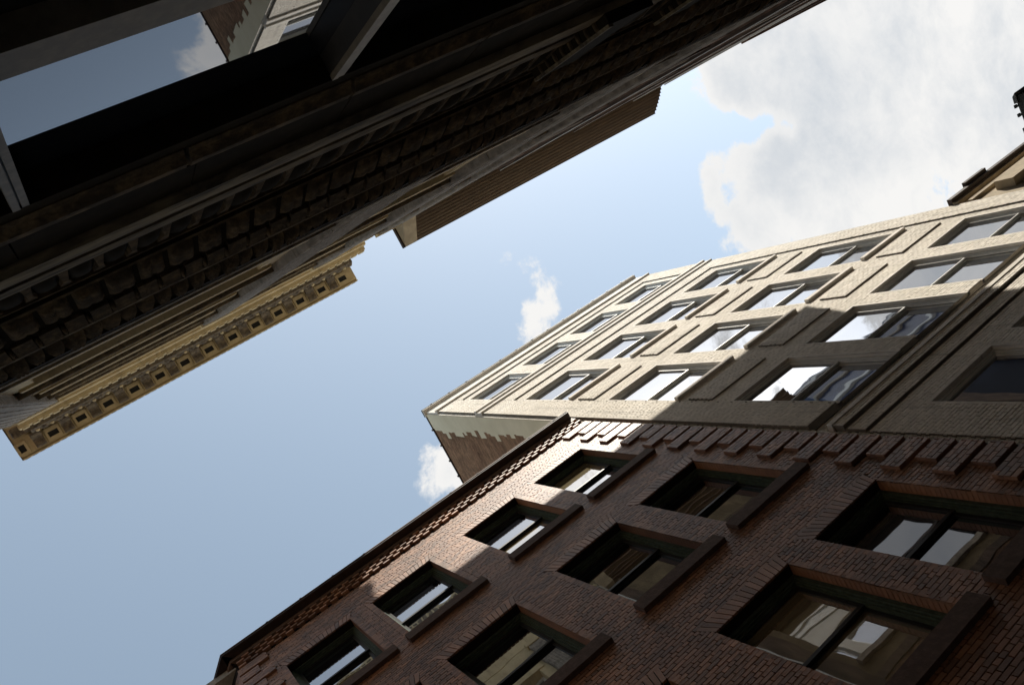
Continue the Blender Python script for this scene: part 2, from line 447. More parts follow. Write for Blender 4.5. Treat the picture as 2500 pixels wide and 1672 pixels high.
# windows
def brick_window(a, b, h):
    zs = h - WH
    w = MB()
    ring(w, a, b, zs, h, YF + 0.155, YF + 0.185, 0.055, 0.055)
    ring(w, a + 0.03, b - 0.03, zs + 0.02, h - 0.03, YF + 0.185, YF + 0.215, 0.045, 0.045)
    ring(w, a + 0.05, b - 0.05, zs + 0.04, h - 0.05, YF + 0.215, YF + 0.32, 0.045, 0.045)
    wo_ = w.build('window', 'paint_green', bb)
    Y0, Y1 = YF - 0.001, YF + 0.17
    for x, s in ((a, 1), (b, -1)):
        rv = MB().box(min(x - s * 0.006, x - s * 0.1), max(x - s * 0.006, x - s * 0.1), Y0 + 0.014, Y1, zs - 0.1, h + 0.001)
        zz = zs
        while zz < h - 0.01:
            zt = min(zz + 0.0547, h)
            rv.box(min(x, x - s * 0.09), max(x, x - s * 0.09), Y0 + 0.004, Y1 - 0.005 + random.uniform(0, .004), zz, zt); zz += 0.0677
        rv.build('reveal', 'brick_red', wo_)
    MB().box(a - 0.1, b + 0.1, YF + 0.03, YF + 0.36, h + 0.002, h + 0.1).build('lintel', 'mortar_dark', wo_)
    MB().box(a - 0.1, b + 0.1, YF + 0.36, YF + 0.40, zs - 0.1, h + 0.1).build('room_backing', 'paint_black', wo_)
    mid = (zs + h) / 2 + 0.05
    u = MB(); ring(u, a + 0.095, b - 0.095, mid, h - 0.095, YF + 0.235, YF + 0.27, 0.05, 0.05)
    uo = u.build('upper_sash', 'paint_black', wo_)
    l = MB(); ring(l, a + 0.095, b - 0.095, zs + 0.08, mid + 0.05, YF + 0.275, YF + 0.31, 0.05, 0.06)
    lo = l.build('lower_sash', 'paint_black', wo_)
    m = MB(); pane(m, a + 0.14, b - 0.14, mid + 0.03, h - 0.13, YF + 0.258)
    m.build('pane', 'glass_old', wo_)
    m = MB(); pane(m, a + 0.14, b - 0.14, zs + 0.12, mid + 0.02, YF + 0.298)
    m.build('pane', 'glass_old', wo_)
    s = MB().box(a - 0.11, b + 0.13, YF - 0.075, YF + 0.16, zs - 0.24, zs - 0.001)
    s.build('sill', 'sill_stone', bb)
for h in HEADS:
    for a, b in COLS: brick_window(a, b, h)
# checkered brick corbel band and cornice, turning the chamfered corner
pitch = 0.245
hb = UNIT.mesh('corbel_brick', 0)
cnt = 0
for r in range(4):
    n = int((BR - BL) / pitch)
    for i in range(n):
        x = BL + 0.05 + i * pitch + (0.5 * pitch if r % 2 else 0) + 0.075
        if x > BR - 0.08: continue
        pr = 0.045 + 0.016 * r
        inst('corbel_brick', hb, 'brick_red', bb, (x, YF - pr / 2, 16.075 + 0.088 * r), None, (0.15, pr + 0.02, 0.066))
def cornice(name, m, y0, y1, z0, z1):
    mb = MB().box(BL - 0.02, BR - 0.01, y0, y1, z0, z1)
    mb.build(name, m, bb)
    d = YF - y0; s2 = math.sqrt(0.5); t = math.tan(math.radians(22.5)) * d
    q = MB()
    A = (BL - t, y0); B = (BL - t - CH, y0 + CH); c = (B[0] + 0.6 * s2, B[1] + 0.6 * s2); dd = (A[0] + 0.6 * s2, A[1] + 0.6 * s2)
    q.box(A[0], BL - 0.02, y0, y1, z0, z1)
    i = len(q.v)
    q.v += [(*A, z0), (*B, z0), (*c, z0), (*dd, z0), (*A, z1), (*B, z1), (*c, z1), (*dd, z1)]
    for f in ((0, 1, 2, 3), (7, 6, 5, 4), (4, 5, 1, 0), (5, 6, 2, 1), (6, 7, 3, 2), (7, 4, 0, 3)): q.f.append(tuple(i + k for k in f))
    q.build(name, m, bb)
cornice('cornice_bed', 'trim_dark', YF - 0.035, YF + 0.2, 16.39, 16.41)
cornice('cornice_fascia', 'trim_brown', YF - 0.10, YF + 0.2, 16.41, 16.545)
cornice('cornice_shelf', 'trim_dark', YF - 0.265, YF + 0.25, 16.548, 16.60)
cornice('cornice_edge', 'trim_brown', YF - 0.28, YF + 0.25, 16.602, 16.63)
for i in range(11):
    MB().box(0.3 + i * 0.74, 0.34 + i * 0.74, YF - 0.286, YF - 0.23, 16.61, 16.645).build('cornice_clip', 'trim_dark', bb)
MB().box(BL - 1.5, BR - 0.02, YF + 0.02, YF + 14, 16.3, 16.58).build('roof', 'roof_gravel', bb)  # unseen roof, gravel made pale to bounce sun onto the cream flank
# ------------------------------------------------------------------ cream building
cbd = thing('cream_building', (13.2, 8.0, 0), 'tall cream brick building with white sash windows and raised brick panels', 'building')
CX0, CX1 = 8.16, 18.30
CC = [(9.10, 10.73), (11.30, 12.88), (13.44, 15.02), (15.60, 17.18)]
CROW = [(22.42, 24.52), (18.12, 20.60), (13.78, 16.34), (9.52, 12.04), (5.2, 7.90), (1.2, 3.9)]
ch = [(a, b, z0, z1) for z0, z1 in CROW for a, b in CC]
zones = [((8.16, 8.27, FLOOR, 25.4), 5.53),
         ((8.27, 9.00, 22.40, 25.42), 5.462), ((17.49, 18.28, 22.40, 25.42), 5.462), ((9.00, 17.49, 24.95, 25.42), 5.462), ((9.00, 17.49, 22.40, 24.95), 5.50),
         ((8.27, 9.00, 9.52, 21.93), 5.462), ((17.49, 18.28, 9.52, 21.93), 5.462), ((9.00, 17.49, 21.15, 21.93), 5.462), ((9.00, 17.49, 9.52, 21.15), 5.50),
         ((8.27, 18.28, FLOOR, 8.42), 5.50)]
panels = []
for (zs, _), (_, zh) in zip(CROW[1:3], CROW[2:4]):
    for a, b in CC: panels.append((a + 0.0, b + 0.0, zh + 0.60, zs - 0.42))
cwm = MB()
cbr = []
for rc, y in zones:
    for c in cells(rc, ch): slab(cwm, c[0], c[1], c[2], c[3], y + 0.011)
    x0, x1, z0, z1 = rc
    cwm.quad((x0, 5.6, z0), (x0, y, z0), (x0, y, z1), (x0, 5.6, z1)); cwm.quad((x1, y, z0), (x1, 5.6, z0), (x1, 5.6, z1), (x1, y, z1))
    cwm.quad((x0, 5.6, z0), (x1, 5.6, z0), (x1, y, z0), (x0, y, z0))
    cbr += lay_bricks(rc, y, ch + panels)
cwall = cwm.build('wall', 'mortar_cream', cbd)
for p in panels:
    MB().box(p[0], p[1], 5.470, 5.52, p[2], p[3]).build('spandrel_panel', 'mortar_cream', cbd)
    cbr += lay_bricks(p, 5.462, [])
place_bricks(cbr, 'brick_cream', cwall, depth=0.010)
def cream_window(a, b, z0, z1):
    w = MB()
    ring(w, a, b, z0, z1, YF + 0.065, YF + 0.085, 0.05, 0.05)
    ring(w, a + 0.03, b - 0.03, z0 + 0.02, z1 - 0.03, YF + 0.085, YF + 0.135, 0.05, 0.05)
    wo_ = w.build('window', 'paint_white', cbd)
    for r4 in ((a - 0.06, a, z0, z1 + 0.06), (b, b + 0.06, z0, z1 + 0.06), (a, b, z1 + 0.001, z1 + 0.06)):
        MB().box(r4[0], r4[1], YF - 0.001, YF + 0.07, r4[2], r4[3]).build('reveal', 'stone_cream', wo_)
    mid = (z0 + z1) / 2
    u = MB(); ring(u, a + 0.075, b - 0.075, mid - 0.01, z1 - 0.075, YF + 0.095, YF + 0.135, 0.045, 0.028)
    u.build('upper_sash', 'paint_white', wo_)
    l = MB(); ring(l, a + 0.075, b - 0.075, z0 + 0.05, mid + 0.03, YF + 0.145, YF + 0.175, 0.045, 0.05)
    l.build('lower_sash', 'paint_white', wo_)
    m = MB(); pane(m, a + 0.11, b - 0.11, mid, z1 - 0.11, YF + 0.118); m.build('pane', 'glass_sash', wo_)
    m = MB(); pane(m, a + 0.11, b - 0.11, z0 + 0.09, mid + 0.01, YF + 0.168); m.build('pane', 'glass_sash', wo_)
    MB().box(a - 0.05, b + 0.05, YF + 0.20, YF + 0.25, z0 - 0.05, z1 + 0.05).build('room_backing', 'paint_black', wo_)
for i, (z0, z1) in enumerate(CROW):
    for a, b in CC:
        cream_window(a, b, z0, z1)
        if i in (1, 2): MB().box(a - 0.02, b + 0.10, YF - 0.075, YF + 0.064, z0 - 0.12, z0).build('sill', 'stone_cream', cbd)
# belt courses
def belt(name, y0, z0, z1, m='stone_cream', x0=8.24, x1=18.30):
    MB().box(x0, x1, y0, 5.62, z0, z1).build(name, m, cbd)
belt('belt_course', 5.395, 22.27, 22.40)
belt('belt_band', 5.445, 21.96, 22.268)
belt('belt_bead', 5.41, 21.90, 21.958)
def big_band(z0, z1, y):
    MB().box(8.27, 18.28, y + 0.01, 5.62, z0, z1).build('belt_band', 'mortar_cream', cbd)
    return lay_bricks((8.27, 18.28, z0 + 0.004, z1 - 0.004), y, [], zbase=z0)
b2 = big_band(9.18, 9.50, 5.60) + big_band(8.82, 9.00, 5.42) + big_band(8.44, 8.80, 5.47)
belt('belt_course', 5.40, 9.003, 9.10)
mb = MB(); ti = []
for b in b2:
    i = len(mb.v); x0, x1, y, z0, z1 = b; Y = y + 0.013
    mb.v += [(x0, y, z0), (x1, y, z0), (x1, y, z1), (x0, y, z1), (x0, Y, z0), (x1, Y, z0), (x1, Y, z1), (x0, Y, z1)]
    for q in ((0, 1, 2, 3), (4, 5, 1, 0), (5, 6, 2, 1), (6, 7, 3, 2), (7, 4, 0, 3)): mb.f.append(tuple(i + j for j in q))
    ti += [random.random()] * 8
me = mb.mesh('belt_brick_courses'); me.attributes.new('tint', 'FLOAT', 'POINT').data.foreach_set('value', ti)
link('belt_brick_courses', me, 'brick_cream', cbd, 'stuff')
# parapet and coping
belt('parapet', 5.475, 25.42, 26.42, x0=8.20, x1=18.26)
belt('coping_ledge', 5.40, 25.50, 25.57)
belt('coping_ledge', 5.42, 25.62, 25.68)
belt('coping', 5.36, 26.42, 26.50, x0=8.12, x1=18.3)
belt('coping_edge', 5.345, 26.502, 26.53, m='trim_dark', x0=8.10, x1=18.3)
for i in range(13):
    MB().box(8.5 + i * 0.76, 8.56 + i * 0.76, 5.33, 5.40, 26.50, 26.56).build('coping_clip', 'trim_dark', cbd)
# flank wall above the brick building: common brick with an old rendered strip along the corner
MB().box(8.17, 8.6, 5.61, 20.0, FLOOR, 26.45).build('flank_wall', 'common_brick', cbd)
MB().box(8.13, 8.7, 5.37, 20.0, 26.452, 26.52).build('flank_coping', 'trim_dark', cbd)
for i in range(9):
    MB().box(8.09, 8.14, 6.1 + i * 0.62, 6.16 + i * 0.62, 26.44, 26.53).build('coping_clip', 'trim_dark', cbd)
pt = MB(); rr = random.Random(4)
z = 15.5
while z < 26.45:
    hgt = rr.choice((0.135, 0.20, 0.27, 0.40)); y1 = 6.02 + rr.uniform(0.0, 0.30) + (0.12 if rr.random() < 0.2 else 0)
    z1 = min(z + hgt, 26.45)
    pt.box(8.158, 8.172, 5.54, y1, z, z1); z = z1
pt.build('render_patch', 'parging', cbd, label='pale cement render patch with a ragged edge')
MB().box(8.61, 18.2, 5.95, 20.0, FLOOR, 26.0).build('core', 'roof_tar', cbd)
# brick courses on the flank
fb = MB(); ti = []
for b in lay_bricks((6.0, 9.6, 15.6, 26.4), 0.0, []):
    i = len(fb.v); y0, y1, _, z0, z1 = b; x = 8.160 + random.uniform(0, 0.004)
    fb.v += [(x, y0, z0), (x, y1, z0), (x, y1, z1), (x, y0, z1), (8.171, y0, z0), (8.171, y1, z0), (8.171, y1, z1), (8.171, y0, z1)]
    for q in ((3, 2, 1, 0), (0, 1, 5, 4), (1, 2, 6, 5), (2, 3, 7, 6), (3, 0, 4, 7)): fb.f.append(tuple(i + j for j in q))
    ti += [random.random()] * 8
me = fb.mesh('flank_brick_courses'); me.attributes.new('tint', 'FLOAT', 'POINT').data.foreach_set('value', ti)
link('flank_brick_courses', me, 'common_brick', cbd, 'stuff')
# ------------------------------------------------------------------ tan building
tb = thing('tan_building', (26, 8.0, 0), 'lower tan stone building with dark roof edge past the cream building', 'building')
MB().box(18.34, 34, 5.52, 20, FLOOR, 13.0).build('wall', 'tan_stone', tb)
MB().box(18.34, 34, 5.32, 20, 13.0, 13.12).build('roof_edge', 'trim_dark', tb)
MB().box(19.25, 20.2, 5.24, 6, 13.122, 13.22).build('roof_edge', 'trim_dark', tb)
MB().box(18.34, 34, 5.42, 5.53, 12.86, 12.998).build('cornice_bed', 'tan_stone', tb)
MB().box(18.9, 34, 5.30, 5.515, 11.75, 12.22).build('cornice_band', 'tan_stone', tb)
MB().box(18.36, 34, 5.44, 5.515, 12.50, 12.62).build('string_course', 'tan_stone', tb)
for i in range(5):
    MB().box(20.4 + i * 2.2, 21.8 + i * 2.2, 5.50, 5.55, 9.0, 11.3).build('window', 'glass_old', tb)
    mb = MB(); ring(mb, 20.35 + i * 2.2, 21.85 + i * 2.2, 8.95, 11.35, 5.47, 5.53, 0.07); mb.build('window_frame', 'paint_black', tb)
# ------------------------------------------------------------------ ornate stone building on the near side
ob = thing('ornate_building', (3.3, -4.0, 0), 'ornate limestone building with carved belt course and coffered bracketed roof cornice', 'building')
AX0, AX1 = -1.95, 8.75
YW = -0.554                                   # upper wall plane
def grid_mesh(name, nu, nv, fn):
    me = bpy.data.meshes.new(name)
    v = [fn(i / nu, j / nv) for j in range(nv + 1) for i in range(nu + 1)]
    f = [(j * (nu + 1) + i, j * (nu + 1) + i + 1, (j + 1) * (nu + 1) + i + 1, (j + 1) * (nu + 1) + i) for j in range(nv) for i in range(nu)]
    me.from_pydata(v, [], f)
    for p in me.polygons: p.use_smooth = True
    me.update()
    return me
def pillow(name, w, h, d, groove=0.0, pw=4.0):
    def fn(u, v):
        a, b = 2 * u - 1, 2 * v - 1
        z = max(0.0, (1 - abs(a) ** pw)) ** 0.5 * max(0.0, (1 - abs(b) ** pw)) ** 0.5
        if groove: z *= 1 - groove * math.exp(-(a / 0.14) ** 2)
        return (a * w / 2, -d * z, b * h / 2)
    return grid_mesh(name, 8, 6, fn)
def ball(name, rx, ry, rz, n=8, m=6):
    return grid_mesh(name, n, m, lambda u, v: (rx * math.sin(math.pi * v) * math.cos(2 * math.pi * u), ry * math.sin(math.pi * v) * math.sin(2 * math.pi * u), -rz * math.cos(math.pi * v)))
def tilt(dy, dz):                              # local -Y looks outward (+Y, downward) from a slope climbing by (dy, dz)
    up = Vector((0, dy, dz)).normalized()
    out = Vector((0, up.z, -up.y))
    X = out.cross(up) * -1
    M = Matrix(((X.x, -out.x, up.x), (X.y, -out.y, up.y), (X.z, -out.z, up.z)))
    return M
# shop front
def pr(name, m, prof, x0=AX0, x1=AX1, parent=ob, label=None): return MB().prism(prof, x0, x1).build(name, m, parent, None, label)
posts = [0.06 + 1.03 * i for i in range(-2, 9)]
for i, x in enumerate(posts):
    if x > AX1 - 0.2: continue
    p = MB().box(x, x + 0.044, -0.70, -0.575, FLOOR, 2.628).build('shop_post', 'shop_dark', ob)
    MB().box(x + 0.024, x + 0.044, -0.575, -0.566, FLOOR, 2.628).build('bead', 'shop_frame', p)
    MB().box(x - 0.003, x + 0.018, -0.582, -0.563, FLOOR, 2.628).build('bead', 'shop_frame', p)
for a, b in zip(posts, posts[1:]):
    if b > AX1: break
    w = MB().box(a + 0.045, b - 0.001, -0.68, -0.60, 1.63, 1.755).build('transom_window', 'shop_frame', ob)
    m = MB(); slab(m, a + 0.045, b - 0.001, 1.755, 2.66, -0.65)
    m.f = [tuple(reversed(q)) for q in m.f]
    m.build('pane', 'glass_shop', w)
    MB().box(a + 0.045, b - 0.001, -0.66, -0.64, 1.745, 1.775).build('glazing_bead', 'shop_dark', w)
    m = MB(); slab(m, a + 0.045, b - 0.001, FLOOR + 0.5, 1.63, -0.66)
    m.f = [tuple(reversed(q)) for q in m.f]
    m.build('shop_pane', 'glass_shop', w)
    MB().box(a + 0.045, b - 0.001, -0.70, -0.60, FLOOR, FLOOR + 0.5).build('stall_riser', 'shop_dark', w)
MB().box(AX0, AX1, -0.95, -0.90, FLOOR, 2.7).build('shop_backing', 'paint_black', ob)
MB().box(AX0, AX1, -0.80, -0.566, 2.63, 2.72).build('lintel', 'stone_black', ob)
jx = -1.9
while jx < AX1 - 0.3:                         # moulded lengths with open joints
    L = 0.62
    pr('moulding_length', 'stone_brown', [(-0.80, 2.72), (-0.562, 2.72), (-0.552, 2.75), (-0.530, 2.78), (-0.530, 2.83), (-0.548, 2.87), (-0.552, 2.92), (-0.80, 2.92)], jx + 0.008, min(jx + L - 0.008, AX1))
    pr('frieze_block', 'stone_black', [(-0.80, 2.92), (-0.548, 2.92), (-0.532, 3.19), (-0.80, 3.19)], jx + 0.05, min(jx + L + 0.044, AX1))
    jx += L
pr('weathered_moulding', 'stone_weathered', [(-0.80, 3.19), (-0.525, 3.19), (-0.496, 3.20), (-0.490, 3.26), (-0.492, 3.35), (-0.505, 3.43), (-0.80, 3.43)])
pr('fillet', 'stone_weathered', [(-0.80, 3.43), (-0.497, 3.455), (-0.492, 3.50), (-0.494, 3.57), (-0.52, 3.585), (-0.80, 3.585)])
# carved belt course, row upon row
pr('belt_back', 'stone_black', [(-0.80, 3.585), (-0.520, 3.585), (-0.512, 3.99), (-0.505, 4.02), (-0.470, 4.03), (-0.405, 4.27), (-0.350, 4.47), (-0.300, 4.63), (-0.285, 4.64), (-0.285, 4.78), (-0.56, 4.86), (-0.80, 4.86)])  # black backing paints in the shade between the carved pieces
strut = MB()
strut.v = [(-.022, 0, -.17), (.022, 0, -.17), (.010, -.02, 0), (-.010, -.02, 0), (.026, -.01, .17), (-.026, -.01, .17), (-.022, .03, -.17), (.022, .03, -.17), (.010, .03, 0), (-.010, .03, 0), (.026, .03, .17), (-.026, .03, .17)]
strut.f = [(0, 1, 2, 3), (3, 2, 4, 5), (6, 0, 3, 9), (9, 3, 5, 11), (1, 7, 8, 2), (2, 8, 10, 4), (7, 1, 0, 6), (4, 10, 11, 5)]
me_strut = strut.mesh('strut', 0)
me_egg = pillow('egg', 0.10, 0.30, 0.03, 0, 2.0)
me_block = pillow('cushion_block', 0.124, 0.20, 0.024, 0.6, 6.0)
me_block2 = pillow('cushion_block', 0.124, 0.20, 0.026, 0.25, 6.0)
me_flat = MB().box(-0.047, 0.047, -0.018, 0.02, -0.075, 0.075).mesh('dentil_block', 0)
me_peg = pillow('peg', 0.022, 0.09, 0.03, 0, 2.0)
me_leaf = grid_mesh('acanthus_leaf', 6, 6, lambda u, v: ((u - .5) * .085 * (1.15 - 0.5 * v * v), -0.016 * math.sin(math.pi * min(1, v * 1.1)) * (0.7 + 0.3 * math.cos((u - .5) * 14)) - 0.02 * v, (v - .5) * .16 + 0.012 * math.cos((u - .5) * 19)))
FL = Matrix.Rotation(math.pi, 3, 'Z')          # turn a -Y facing piece to face +Y
def row(name, me, m, pitch, yz, slope, x0=-0.9, x1=8.6, ph=0.0, alt=None, jit=0.0):
    T = tilt(*slope) if slope else FL
    n = int((x1 - x0) / pitch)
    for i in range(n):
        mm = me if not alt or i % 3 else alt
        inst(name, mm, m, ob, (x0 + ph + i * pitch, yz[0], yz[1]), T, (1 + random.uniform(-jit, jit), 1 + random.uniform(-jit, jit) * 3, 1 + random.uniform(-jit, jit)))
row('strut', me_strut, 'stone_brown', 0.145, (-0.505, 3.79), None, ph=0.0)
row('egg', me_egg, 'stone_black', 0.145, (-0.512, 3.79), None, ph=0.0725, jit=0.06)  # eggs coloured black to stand for the shaded hollows between struts
pr('carved_fillet', 'stone_brown', [(-0.51, 3.975), (-0.488, 3.98), (-0.486, 4.0), (-0.505, 4.012)], -1.9, AX1)
pr('carved_fillet', 'stone_brown', [(-0.50, 4.025), (-0.470, 4.03), (-0.462, 4.055), (-0.49, 4.06)], -1.9, AX1)
row('cushion_block', me_block2, 'stone_brown', 0.149, (-0.436, 4.155), (0.065, 0.24), ph=0.03, alt=me_block, jit=0.04)
row('dentil_block', me_flat, 'stone_brown', 0.119, (-0.378, 4.365), (0.055, 0.20), ph=0.02, jit=0.05)
row('peg', me_peg, 'stone_brown', 0.119, (-0.372, 4.375), (0.055, 0.20), ph=0.08, jit=0.1)
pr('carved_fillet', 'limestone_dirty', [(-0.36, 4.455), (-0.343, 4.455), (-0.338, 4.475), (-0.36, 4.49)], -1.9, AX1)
row('acanthus_leaf', me_leaf, 'stone_brown', 0.092, (-0.322, 4.55), (0.05, 0.16), ph=0.01, jit=0.15)
pr('belt_lip', 'stone_grey', [(-0.40, 4.782), (-0.279, 4.782), (-0.274, 4.81), (-0.40, 4.83)], AX0, AX1)
# short carved pilasters of the shop level
for x in (2.72, 3.68, 4.62, 5.57, 6.5, 7.45):
    p = MB().box(x, x + 0.30, -0.60, -0.44, 3.20, 3.96).build('shop_pilaster', 'stone_black', ob)
    for i in range(8):
        o = inst('lozenge', me_peg, 'stone_brown', p, (x, -0.475, 3.30 + i * 0.08), Matrix.Rotation(-math.pi / 2, 3, 'Z') @ Matrix.Rotation(math.pi / 2, 3, 'Y'), (1.3, 0.5, 0.8))
    MB().box(x - 0.008, x + 0.02, -0.445, -0.428, 3.20, 3.96).build('arris', 'stone_weathered', p)
# upper wall: piers with carved strips, recessed window bays
PIERS = [(-1.95, -0.85), (2.77, 3.45), (5.93, 6.60), (8.0, 8.75)]
FLOORS = [(5.6, 8.0), (9.1, 11.5), (12.5, 14.8), (15.8, 17.9), (18.8, 20.6)]
BAYS = [(-0.85, 2.77), (3.45, 5.93), (6.60, 8.0)]
ah = []
for a, b in BAYS:
    for z0, z1 in FLOORS: ah.append((a + 0.30, b - 0.30, z0, z1))
wm = MB()
for c in cells((AX0, AX1, 4.85, 24.95), ah): wm.box(c[0], c[1], -0.90, YW, c[2], c[3])
wm.build('wall', 'limestone', ob)
for a, b in PIERS:
    p = MB().box(a, b, YW - 0.1, -0.42, 4.85, 21.6).build('pier', 'stone_grey', ob)
    for s in (0, 1):
        x = a if s == 0 else b
        for i in range(9):
            zz = 5.0 + i * 1.84
            rp = MB()
            for j in range(6):
                rp.box(x - 0.012, x + 0.012, -0.53 + 0.018 * j, -0.52 + 0.018 * j, zz, zz + 1.8)
            rp.build('fluting', 'stone_grey', p)
    for i in range(7):
        xx = a + 0.06 + i * (b - a - 0.12) / 6
        MB().box(xx - 0.02, xx + 0.02, -0.425, -0.405, 5.0, 21.4).build('flute', 'stone_grey', p)
    MB().box(a - 0.04, b + 0.04, YW - 0.05, -0.39, 21.6, 21.85).build('capital', 'limestone', p)
for bi, (a, b) in enumerate(BAYS):
    for fi, (z0, z1) in enumerate(FLOORS):
        x0, x1 = a + 0.30, b - 0.30
        n = 2 if b - a > 2 else 1
        f = MB(); ring(f, x0, x1, z0, z1, -0.80, -0.74, 0.07, 0.07)
        for k in range(1, n): f.box(x0 + (x1 - x0) * k / n - 0.05, x0 + (x1 - x0) * k / n + 0.05, -0.80, -0.74, z0 + 0.07, z1 - 0.07)
        f.box(x0 + 0.07, x1 - 0.07, -0.795, -0.75, (z0 + z1) / 2 - 0.04, (z0 + z1) / 2 + 0.04)
        w = f.build('window', 'paint_white', ob)
        m = MB(); slab(m, x0 + 0.05, x1 - 0.05, z0 + 0.05, z1 - 0.05, -0.78); m.f = [tuple(reversed(q)) for q in m.f]
        m.build('pane', 'glass_sash', w)
        MB().box(a + 0.18, b - 0.18, YW - 0.2, -0.475, z0 - 0.20, z0 - 0.001).build('sill', 'limestone', ob)
        lx = a + 0.10
        while lx < b - 0.15:
            e = min(lx + 0.62, b - 0.10)
            MB().box(lx + 0.004, e - 0.004, YW - 0.01, -0.515, z1 + 0.002, z1 + 0.42).build('lintel_stone', 'limestone', ob)
            lx = e
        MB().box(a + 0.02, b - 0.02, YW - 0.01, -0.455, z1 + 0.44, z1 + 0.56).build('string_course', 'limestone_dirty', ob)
        MB().box(a + 0.0, b, YW - 0.01, -0.490, z1 + 0.562, z1 + 0.66).build('string_course', 'stone_grey', ob)
MB().box(AX0 - 0.02, AX1, -6.0, -0.91, FLOOR, 25.6).build('core', 'roof_tar', ob)
MB().box(AX0, AX0 + 0.3, -6.0, -0.6, FLOOR, 24.95).build('flank_wall', 'limestone', ob)
# frieze stones under the roof cornice
lx = AX0
while lx < AX1 - 0.05:
    e = min(lx + 0.80, AX1)
    MB().box(lx + 0.004, e - 0.004, YW - 0.01, -0.525, 23.8, 24.15).build('frieze_stone', 'limestone', ob)
    MB().box(lx + 0.304, min(e + 0.296, AX1), YW - 0.01, -0.510, 24.158, 24.8).build('frieze_stone', 'limestone', ob)
    MB().box(lx + 0.154, min(e + 0.146, AX1), YW - 0.01, -0.535, 22.66, 23.442).build('frieze_stone', 'limestone', ob)
    MB().box(lx + 0.054, min(e + 0.046, AX1), YW - 0.01, -0.540, 21.92, 22.652).build('frieze_stone', 'limestone', ob)
    lx = e
# roof cornice: dentil course, bead course, brackets, coffers, carved rim
CA0, CA1 = -2.47, 8.17
ZS = 25.85                                     # soffit
MB().prism([(-0.9, 24.8), (-0.44, 24.8), (-0.40, 24.95), (-0.9, 24.95)], AX0 - 0.1, AX1 - 0.1).build('bed_moulding', 'limestone', ob)
MB().prism([(-0.9, 24.95), (-0.30, 24.95), (-0.26, 25.3), (-0.9, 25.3)], AX0 - 0.15, AX1 - 0.15).build('dentil_band', 'limestone', ob)
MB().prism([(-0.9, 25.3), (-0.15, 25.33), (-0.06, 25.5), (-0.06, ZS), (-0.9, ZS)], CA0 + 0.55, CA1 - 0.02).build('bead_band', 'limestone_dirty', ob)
MB().box(CA0, CA1, -0.9, 0.40, ZS, ZS + 0.06).build('soffit', 'limestone', ob)
MB().prism([(-0.5, ZS + 0.06), (0.40, ZS + 0.06), (0.44, ZS - 0.02), (0.47, ZS - 0.02), (0.485, ZS + 0.10), (0.485, ZS + 0.20), (-0.5, ZS + 0.25)], CA0, CA1).build('cornice_rim', 'limestone', ob)
MB().box(CA0 - 0.03, CA0, -6.0, 0.47, ZS - 0.01, ZS + 0.2).build('cornice_rim', 'limestone_dirty', ob)
MB().box(CA0, AX0, -6.0, -0.9, ZS - 0.003, ZS + 0.06).build('soffit', 'limestone', ob)
PM = 0.771
xm0 = -1.90
bracket = MB().prism([(-0.07, 0), (0.34, 0), (0.355, -0.05), (0.33, -0.10), (0.26, -0.11), (0.18, -0.09), (0.10, -0.12), (0.04, -0.20), (-0.02, -0.235), (-0.07, -0.22)], -0.135, 0.135).mesh('bracket', 0)
scroll = MB().prism([(0.24, -0.10), (0.345, -0.02), (0.365, -0.06), (0.335, -0.115), (0.27, -0.125)], -0.15, 0.15).mesh('scroll', 0)
me_ball = ball('bead', 0.062, 0.055, 0.062)
me_lf = pillow('carved_leaf', 0.17, 0.16, 0.05, 0.6, 2.0)
me_shell = pillow('rim_shell', 0.18, 0.12, 0.022, 0.3, 2.0)
me_dent = MB().box(-0.085, 0.085, -0.03, 0.05, -0.11, 0.11).mesh('dentil', 0)
n = 14
for i in range(n):
    x = xm0 + i * PM
    if x > CA1 - 0.1: break
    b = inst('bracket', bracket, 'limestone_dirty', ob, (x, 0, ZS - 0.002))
    for s in (-1, 1):
        inst('bracket_cheek', MB().box(-0.012, 0.012, -0.07, 0.345, -0.07, 0).mesh('bracket_cheek', 0) if i == 0 and s == -1 else bpy.data.meshes['bracket_cheek'], 'limestone', ob, (x + s * 0.15, 0, ZS - 0.003))
    xc = x + PM / 2
    if xc < CA1 - 0.2:
        f = MB(); 
        hw = PM / 2 - 0.19
        for (p, q, r_, s_) in ((xc - hw, xc + hw, 0.005, 0.115), (xc - hw, xc + hw, 0.262, 0.36), (xc - hw, xc - hw + 0.065, 0.115, 0.262), (xc + hw - 0.065, xc + hw, 0.115, 0.262)):
            f.box(p, q, r_, s_, ZS - 0.055, ZS - 0.002)
        c = f.build('coffer', 'limestone', ob)
        MB().box(xc - hw + 0.066, xc + hw - 0.066, 0.116, 0.261, ZS - 0.012, ZS - 0.001).build('coffer_panel', 'paint_black', c)  # flat black panel inside the coffer frame
c = MB()
for (p, q, r_, s_) in ((-2.5, -2.2, 0.005, 0.085), (-2.5, -2.2, 0.29, 0.36), (-2.5, -2.43, 0.085, 0.29), (-2.27, -2.2, 0.085, 0.29)): c.box(p, q, r_, s_, ZS - 0.055, ZS - 0.002)
c = c.build('coffer', 'limestone', ob)
MB().box(-2.429, -2.271, 0.086, 0.289, ZS - 0.012, ZS - 0.001).build('coffer_panel', 'paint_black', c)
inst('bracket', bracket, 'limestone_dirty', ob, (-1.95 + 0.0, -0.28, ZS - 0.004), Matrix.Rotation(math.pi / 2, 3, 'Z'), (1, 1.3, 1))
x = CA0 + 0.7; i = 0
while x < CA1 - 0.1:
    if i % 2 == 0: inst('bead', me_ball, 'limestone', ob, (x, -0.085, 25.48))
    else: inst('carved_leaf', me_lf, 'limestone_dirty', ob, (x, -0.085, 25.46), tilt(0.09, 0.15))
    x += PM / 4; i += 1
x = AX0
